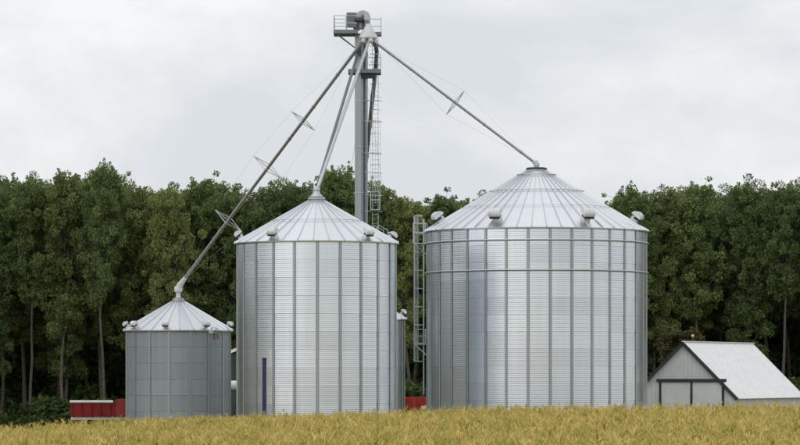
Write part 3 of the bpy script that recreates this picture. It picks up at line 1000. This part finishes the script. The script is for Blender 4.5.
# skyline of the wood in photo pixels (x, y)
SKY = [(-140, 178), (-60, 180), (0, 172), (60, 176), (104, 163), (128, 184), (160, 188), (200, 177), (222, 182), (245, 196), (275, 182), (300, 180),
       (342, 168), (372, 184), (402, 196), (435, 190), (470, 190), (500, 198), (560, 205), (600, 200), (625, 185), (662, 187), (700, 183), (740, 178), (800, 182), (860, 178), (940, 180)]
def skyline(px):
    for (a, ya), (b, yb) in zip(SKY, SKY[1:]):
        if a <= px <= b:
            return ya + (yb - ya) * (px - a) / (b - a)
    return 185
front = [  # (photo x, label)
    (-62, 'broadleaf tree past the left end of the picture'), (-15, 'broadleaf tree cut by the left picture edge'),
    (30, 'broadleaf tree at the far left edge of the wood'),
    (66, 'broadleaf tree just left of the tallest tree over the dark red wagon'),
    (106, 'tallest broadleaf tree at the left, standing over the dark red wagon'),
    (140, 'broadleaf tree rising behind the left side of the small weathered bin'),
    (168, 'slender tree behind the peak of the small weathered bin'),
    (202, 'broadleaf tree behind the foot of the long left spout'),
    (232, 'broadleaf tree in the gap between the small and middle bins'),
    (272, 'broadleaf tree over the left roof slope of the middle bin'),
    (302, 'broadleaf tree directly behind the middle bin roof peak'),
    (340, 'tall broadleaf tree left of the elevator trunks, highest behind the middle bin'),
    (376, 'broadleaf tree just right of the elevator ladder'),
    (408, 'lower tree filling the gap between middle and largest bins'),
    (440, 'broadleaf tree over the ladder of the largest bin'),
    (474, 'broadleaf tree over the left roof slope of the largest bin'),
    (515, 'broadleaf tree hidden behind the left half of the largest bin roof'), (560, 'broadleaf tree hidden behind the peak of the largest bin'), (598, 'broadleaf tree hidden behind the right half of the largest bin roof'),
    (628, 'broadleaf tree at the right eave of the largest bin'),
    (662, 'broadleaf tree between the largest bin and the barn peak'),
    (700, 'tall broadleaf tree behind the barn roof'),
    (742, 'broadleaf tree near the right edge, over the far end of the barn'),
    (784, 'broadleaf tree at the far right edge of the wood'),
    (828, 'broadleaf tree cut by the right picture edge'), (872, 'broadleaf tree past the right end of the picture')]
rt = random.Random(5)
YF = 278.0
for i, (px, lab) in enumerate(front):
    y = YF + rt.uniform(-2.0, 2.0)
    x = (px - 400) / F * y
    top = ZC + (HOR - (skyline(px) + rt.uniform(-3, 5))) / F * y
    h = top - gz(x)
    tree(x, y, h, VAR[(i * 5 + i // 6) % 6], rt.uniform(0, 6.28),
         lab, 'front trees of the wood', sxy=(0.74 if px == 106 else rt.uniform(0.76, 0.98)))
for row, (yy, dh, n) in enumerate(((284.5, -9, 26), (291.5, -6, 26), (299.0, -10, 26), (307.0, -8, 26))):
    for i in range(n):
        px = -85 + 970.0 * (i + 0.5 * (row % 2) + rt.uniform(-0.25, 0.25)) / (n - 1)
        y = yy + rt.uniform(-2, 2)
        x = (px - 400) / F * y
        top = ZC + (HOR - (skyline(px) - dh + rt.uniform(-5, 16))) / F * y
        tree(x, y, top - gz(x), VAR[rt.randrange(6)], rt.uniform(0, 6.28),
             'dark broadleaf tree deep in the wood, mostly hidden by the trees in front', 'trees deep in the wood', sxy=rt.uniform(0.85, 1.1))
tree((689 - 400) / F * 266, 266, 7.9, OLIVE, 0.6, 'low brownish olive tree close behind the barn gable', None, sxy=0.62)

# undergrowth bushes along the wood edge and inside it
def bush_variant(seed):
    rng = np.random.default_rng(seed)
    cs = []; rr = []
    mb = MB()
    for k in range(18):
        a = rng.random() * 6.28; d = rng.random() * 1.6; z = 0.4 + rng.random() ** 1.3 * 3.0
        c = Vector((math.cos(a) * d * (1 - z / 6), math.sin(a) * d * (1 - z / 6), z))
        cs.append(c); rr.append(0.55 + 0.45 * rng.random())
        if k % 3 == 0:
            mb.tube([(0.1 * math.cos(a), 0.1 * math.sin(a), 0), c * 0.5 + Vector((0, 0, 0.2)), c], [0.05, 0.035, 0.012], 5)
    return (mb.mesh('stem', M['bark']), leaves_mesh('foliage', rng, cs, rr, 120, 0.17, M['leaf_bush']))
BV = [bush_variant(s) for s in (1, 2, 3)]
ORD = ['first', 'second', 'third', 'fourth', 'fifth', 'sixth', 'seventh', 'eighth', 'ninth', 'tenth', 'eleventh']
k = 0
for pxs, text in (([112, 84, 55, 26, -4, -34, -64], '%s undergrowth bush to the left of the small weathered bin'),
                  ([404, 424], '%s bush from the left in the gap beside the largest bin ladder'),
                  ([656, 682, 708, 736, 764, 792, 820, 850], '%s undergrowth bush to the right of the largest bin')):
    for i, px in enumerate(pxs):
        y = 271.5 + rt.uniform(-1.5, 1.5)
        x = (px - 400) / F * y
        b = empty('bush', (x, y, gz(x)), rt.uniform(0, 6.28))
        sm, fm = BV[k % 3]; k += 1
        s = rt.uniform(0.75, 1.25)
        for nm, me in (('stem', sm), ('foliage', fm)):
            o = link(nm, me, b); o.scale = (s * 1.15, s * 1.15, s)
        tag(b, text % ORD[i], 'bush', 'bushes at the edge of the wood')

def scatter(name, meshes, pts, rot, scl, pick):
    """one object: meshes instanced on points"""
    src = bpy.data.collections.new(name + '_sources')
    for me in meshes:
        src.objects.link(bpy.data.objects.new('%s_source_%02d' % (name, len(src.objects)), me))
    n = len(pts)
    me = bpy.data.meshes.new(name)
    me.vertices.add(n)
    me.vertices.foreach_set('co', np.asarray(pts, np.float32).ravel())
    a = me.attributes.new('rot', 'FLOAT_VECTOR', 'POINT'); a.data.foreach_set('vector', np.asarray(rot, np.float32).ravel())
    a = me.attributes.new('scl', 'FLOAT', 'POINT'); a.data.foreach_set('value', np.asarray(scl, np.float32))
    a = me.attributes.new('pick', 'INT', 'POINT'); a.data.foreach_set('value', np.asarray(pick, np.int32))
    me.update()
    o = link(name, me)
    ng = bpy.data.node_groups.new(name, 'GeometryNodeTree')
    ng.interface.new_socket('Geometry', in_out='INPUT', socket_type='NodeSocketGeometry')
    ng.interface.new_socket('Geometry', in_out='OUTPUT', socket_type='NodeSocketGeometry')
    gi = N(ng, 'NodeGroupInput'); go = N(ng, 'NodeGroupOutput')
    ip = N(ng, 'GeometryNodeInstanceOnPoints')
    ci = N(ng, 'GeometryNodeCollectionInfo')
    ci.inputs['Collection'].default_value = src
    ci.inputs['Separate Children'].default_value = True
    ci.inputs['Reset Children'].default_value = True
    def attr(nm, typ):
        q = N(ng, 'GeometryNodeInputNamedAttribute', data_type=typ)
        q.inputs['Name'].default_value = nm
        return q.outputs['Attribute']
    e2r = N(ng, 'FunctionNodeEulerToRotation')
    ng.links.new(attr('rot', 'FLOAT_VECTOR'), e2r.inputs[0])
    ng.links.new(gi.outputs[0], ip.inputs['Points'])
    ng.links.new(ci.outputs[0], ip.inputs['Instance'])
    ip.inputs['Pick Instance'].default_value = True
    ng.links.new(attr('pick', 'INT'), ip.inputs['Instance Index'])
    ng.links.new(e2r.outputs[0], ip.inputs['Rotation'])
    ng.links.new(attr('scl', 'FLOAT'), ip.inputs['Scale'])
    ng.links.new(ip.outputs[0], go.inputs[0])
    md = o.modifiers.new('plants', 'NODES'); md.node_group = ng
    return o

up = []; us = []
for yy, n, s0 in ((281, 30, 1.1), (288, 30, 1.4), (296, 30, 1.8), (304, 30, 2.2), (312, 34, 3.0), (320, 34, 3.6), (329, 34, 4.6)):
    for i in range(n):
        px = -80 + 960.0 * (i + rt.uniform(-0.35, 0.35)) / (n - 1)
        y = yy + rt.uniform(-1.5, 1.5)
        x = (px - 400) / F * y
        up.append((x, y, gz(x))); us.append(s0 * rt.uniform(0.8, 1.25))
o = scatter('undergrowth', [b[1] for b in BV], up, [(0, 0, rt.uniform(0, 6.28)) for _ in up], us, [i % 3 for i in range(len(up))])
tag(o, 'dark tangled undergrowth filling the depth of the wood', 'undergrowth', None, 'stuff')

# the wood goes on past both picture edges and bends round the left of the farm
wp = []; ws = []
for _ in range(420):
    if rt.random() < 0.78:
        t = rt.random()
        x = -52 - 95 * math.sin(t * PI / 2) + rt.uniform(-6, 6); y = 292 - 150 * (1 - math.cos(t * PI / 2)) + rt.uniform(-8, 8)
        x -= rt.random() ** 2 * 25
    else:
        x = rt.uniform(52, 100); y = rt.uniform(276, 310)
    wp.append((x, y, gz(x))); ws.append(rt.uniform(0.9, 1.12))
o = scatter('outer_wood', [v[1] for v in VAR], wp, [(0, 0, rt.uniform(0, 6.28)) for _ in wp], ws, [rt.randrange(6) for _ in wp])
tag(o, 'far mass of broadleaf wood continuing past both picture edges', 'wood', None, 'stuff')
up = [(x + rt.uniform(-2, 2), y + rt.uniform(-2, 2), z) for x, y, z in wp[::2]]
o = scatter('outer_undergrowth', [b[1] for b in BV], up, [(0, 0, rt.uniform(0, 6.28)) for _ in up], [rt.uniform(1.6, 3.2) for _ in up], [i % 3 for i in range(len(up))])
tag(o, 'undergrowth of the wood past both picture edges', 'undergrowth', None, 'stuff')

# ------------------------------------------------------------------ corn field (stuff)
def corn_material(name, c_green, c_gold, bias, rough=0.6, trans=0.25):
    m, t, b = mat_base(name)
    oi = N(t, 'ShaderNodeObjectInfo')
    n1 = N(t, 'ShaderNodeTexNoise'); n1.inputs['Scale'].default_value = 1.1; n1.inputs['Detail'].default_value = 4; n1.inputs['Roughness'].default_value = 0.6
    vs_ = N(t, 'ShaderNodeVectorMath', operation='MULTIPLY'); vs_.inputs[1].default_value = (1.0, 0.14, 0.0)   # drilled strips run away from the road
    t.links.new(oi.outputs['Location'], vs_.inputs[0]); t.links.new(vs_.outputs[0], n1.inputs['Vector'])
    r = N(t, 'ShaderNodeMapRange'); r.inputs['From Min'].default_value = 0.38; r.inputs['From Max'].default_value = 0.60
    t.links.new(n1.outputs['Fac'], r.inputs['Value'])
    a1 = N(t, 'ShaderNodeMath', operation='MULTIPLY_ADD'); a1.inputs[1].default_value = 0.7; a1.inputs[2].default_value = -0.35 + bias
    t.links.new(oi.outputs['Random'], a1.inputs[0])
    at = N(t, 'ShaderNodeAttribute'); at.attribute_name = 'tint'
    a2 = N(t, 'ShaderNodeMath', operation='MULTIPLY_ADD'); a2.inputs[1].default_value = 0.7
    t.links.new(at.outputs['Fac'], a2.inputs[0]); t.links.new(a1.outputs[0], a2.inputs[2])
    a3 = N(t, 'ShaderNodeMath', operation='MULTIPLY_ADD'); a3.inputs[1].default_value = 0.9; a3.use_clamp = True
    t.links.new(r.outputs[0], a3.inputs[0]); t.links.new(a2.outputs[0], a3.inputs[2])
    mxn = N(t, 'ShaderNodeMix', data_type='RGBA')
    mxn.inputs[6].default_value = (*c_green, 1); mxn.inputs[7].default_value = (*c_gold, 1)
    t.links.new(a3.outputs[0], mxn.inputs[0])
    t.links.new(mxn.outputs[2], b.inputs['Base Color'])
    b.inputs['Roughness'].default_value = rough
    b.inputs['Specular IOR Level'].default_value = 0.3
    tr = N(t, 'ShaderNodeBsdfTranslucent'); t.links.new(mxn.outputs[2], tr.inputs['Color'])
    ms = N(t, 'ShaderNodeMixShader'); ms.inputs[0].default_value = trans
    t.links.new(b.outputs[0], ms.inputs[1]); t.links.new(tr.outputs[0], ms.inputs[2])
    t.links.new(ms.outputs[0], t.nodes['Material Output'].inputs['Surface'])
    return m
M['corn_leaf'] = corn_material('corn_leaf', (0.125, 0.185, 0.018), (0.70, 0.54, 0.13), -0.38)
M['corn_tassel'] = corn_material('corn_tassel', (0.38, 0.36, 0.06), (0.80, 0.60, 0.22), -0.18, trans=0.15)

def corn_plant(seed):
    rng = np.random.default_rng(seed)
    V = []; Fq = []; tint = []; mi = []
    def strip(pts, wd, side, tv, m):
        b = len(V)
        for p, w_ in zip(pts, wd):
            V.append(p - side * w_ / 2); V.append(p + side * w_ / 2); tint.extend([tv, tv])
        for i in range(len(pts) - 1):
            Fq.append((b + 2 * i, b + 2 * i + 1, b + 2 * i + 3, b + 2 * i + 2)); mi.append(m)
    H = 2.05
    for a in (0, PI / 2):
        strip([np.array((0, 0, 0.0)), np.array((0, 0, H))], [0.03, 0.018], np.array((math.cos(a), math.sin(a), 0)), 0.4, 0)
    nl = 9
    az0 = rng.random() * 6.28
    for i in range(nl):
        h = 0.55 + (H - 0.65) * i / (nl - 1) + rng.normal(0, 0.04)
        az = az0 + PI * i + rng.normal(0, 0.35)
        d = np.array((math.cos(az), math.sin(az), 0)); s = np.array((-d[1], d[0], 0))
        ln = 0.56 * (1 - 0.35 * (i / nl)) * (0.8 + 0.4 * rng.random())
        rise = 0.28 + 0.15 * rng.random() + 0.12 * i / nl
        droop = 0.45 + 0.5 * rng.random()
        pts = []
        for t in (0, 0.25, 0.5, 0.78, 1.0):
            pts.append(np.array((0, 0, h)) + d * ln * t + np.array((0, 0, ln * (rise * 2.4 * t - droop * 1.6 * t * t))))
        s2 = s + np.array((0, 0, rng.normal(0, 0.35)))
        strip(pts, [0.035, 0.058, 0.054, 0.034, 0.006], s2, float(np.clip(rng.random() * 0.5 + 0.9 * (i / nl) - 0.35, 0, 1)), 0)
    # tassel: spike and side branches
    for k in range(6):
        az = rng.random() * 6.28
        d = np.array((math.cos(az), math.sin(az), 0)) * (0.0 if k == 0 else 1.0)
        ln = 0.32 if k == 0 else 0.15 + 0.1 * rng.random()
        z0 = H + (0 if k == 0 else 0.02 + 0.1 * rng.random())
        pts = [np.array((0, 0, z0)), np.array((0, 0, z0)) + d * ln * 0.38 + np.array((0, 0, ln * 0.7)), np.array((0, 0, z0)) + d * ln * 0.75 + np.array((0, 0, ln * 0.95))]
        sd = rng.normal(size=3); sd[2] = 0; sd /= np.linalg.norm(sd)
        strip(pts, [0.016, 0.020, 0.010], sd, rng.random(), 1)
    me = np_mesh('corn_plant', np.array(V), np.array(Fq), M['corn_leaf'], np.array(tint))
    me.materials.append(M['corn_tassel'])
    me.polygons.foreach_set('material_index', mi)
    return me

def corn_field():
    NV = 7
    rng = np.random.default_rng(3)
    pts = []
    y = 84.0
    while y < 201.5:
        half = 400.0 / F * y * 1.22 + 3
        n = int(2 * half / 0.15)
        xs = -half + (np.arange(n) + rng.normal(0, 0.25, n)) * 0.15
        ys = y + rng.normal(0, 0.09, n) + 0.0 * xs
        pts.append(np.stack([xs, ys], 1))
        y += 0.62
    # rows cross the view: plants stand in rows along x
    p = np.concatenate(pts)
    keep = rng.random(len(p)) > 0.38
    keep &= ((p[:, 0] - pp.x) ** 2 + (p[:, 1] - pp.y) ** 2) > 0.35
    p = p[keep]
    z = np.array([gz(x) for x in p[:, 0]]) - 0.05
    n = len(p)
    rot = np.stack([rng.normal(0, 0.05, n), rng.normal(0, 0.05, n), rng.random(n) * 6.28], 1)
    # soft height waves across the field plus plant to plant variation
    wav = 0.035 * np.sin(p[:, 0] * 0.31 + p[:, 1] * 0.13) + 0.03 * np.sin(p[:, 1] * 0.27 - p[:, 0] * 0.17 + 1.3)
    scl = np.clip(0.985 + wav + rng.normal(0, 0.075, n), 0.72, 1.2)
    o = scatter('corn_field', [corn_plant(50 + k) for k in range(NV)], np.stack([p[:, 0], p[:, 1], z], 1), rot, scl, rng.integers(0, NV, n))
    tag(o, 'ripening golden green corn field with tan tassels in the foreground', 'corn field', None, 'stuff')
    print('corn plants', n)
corn_field()
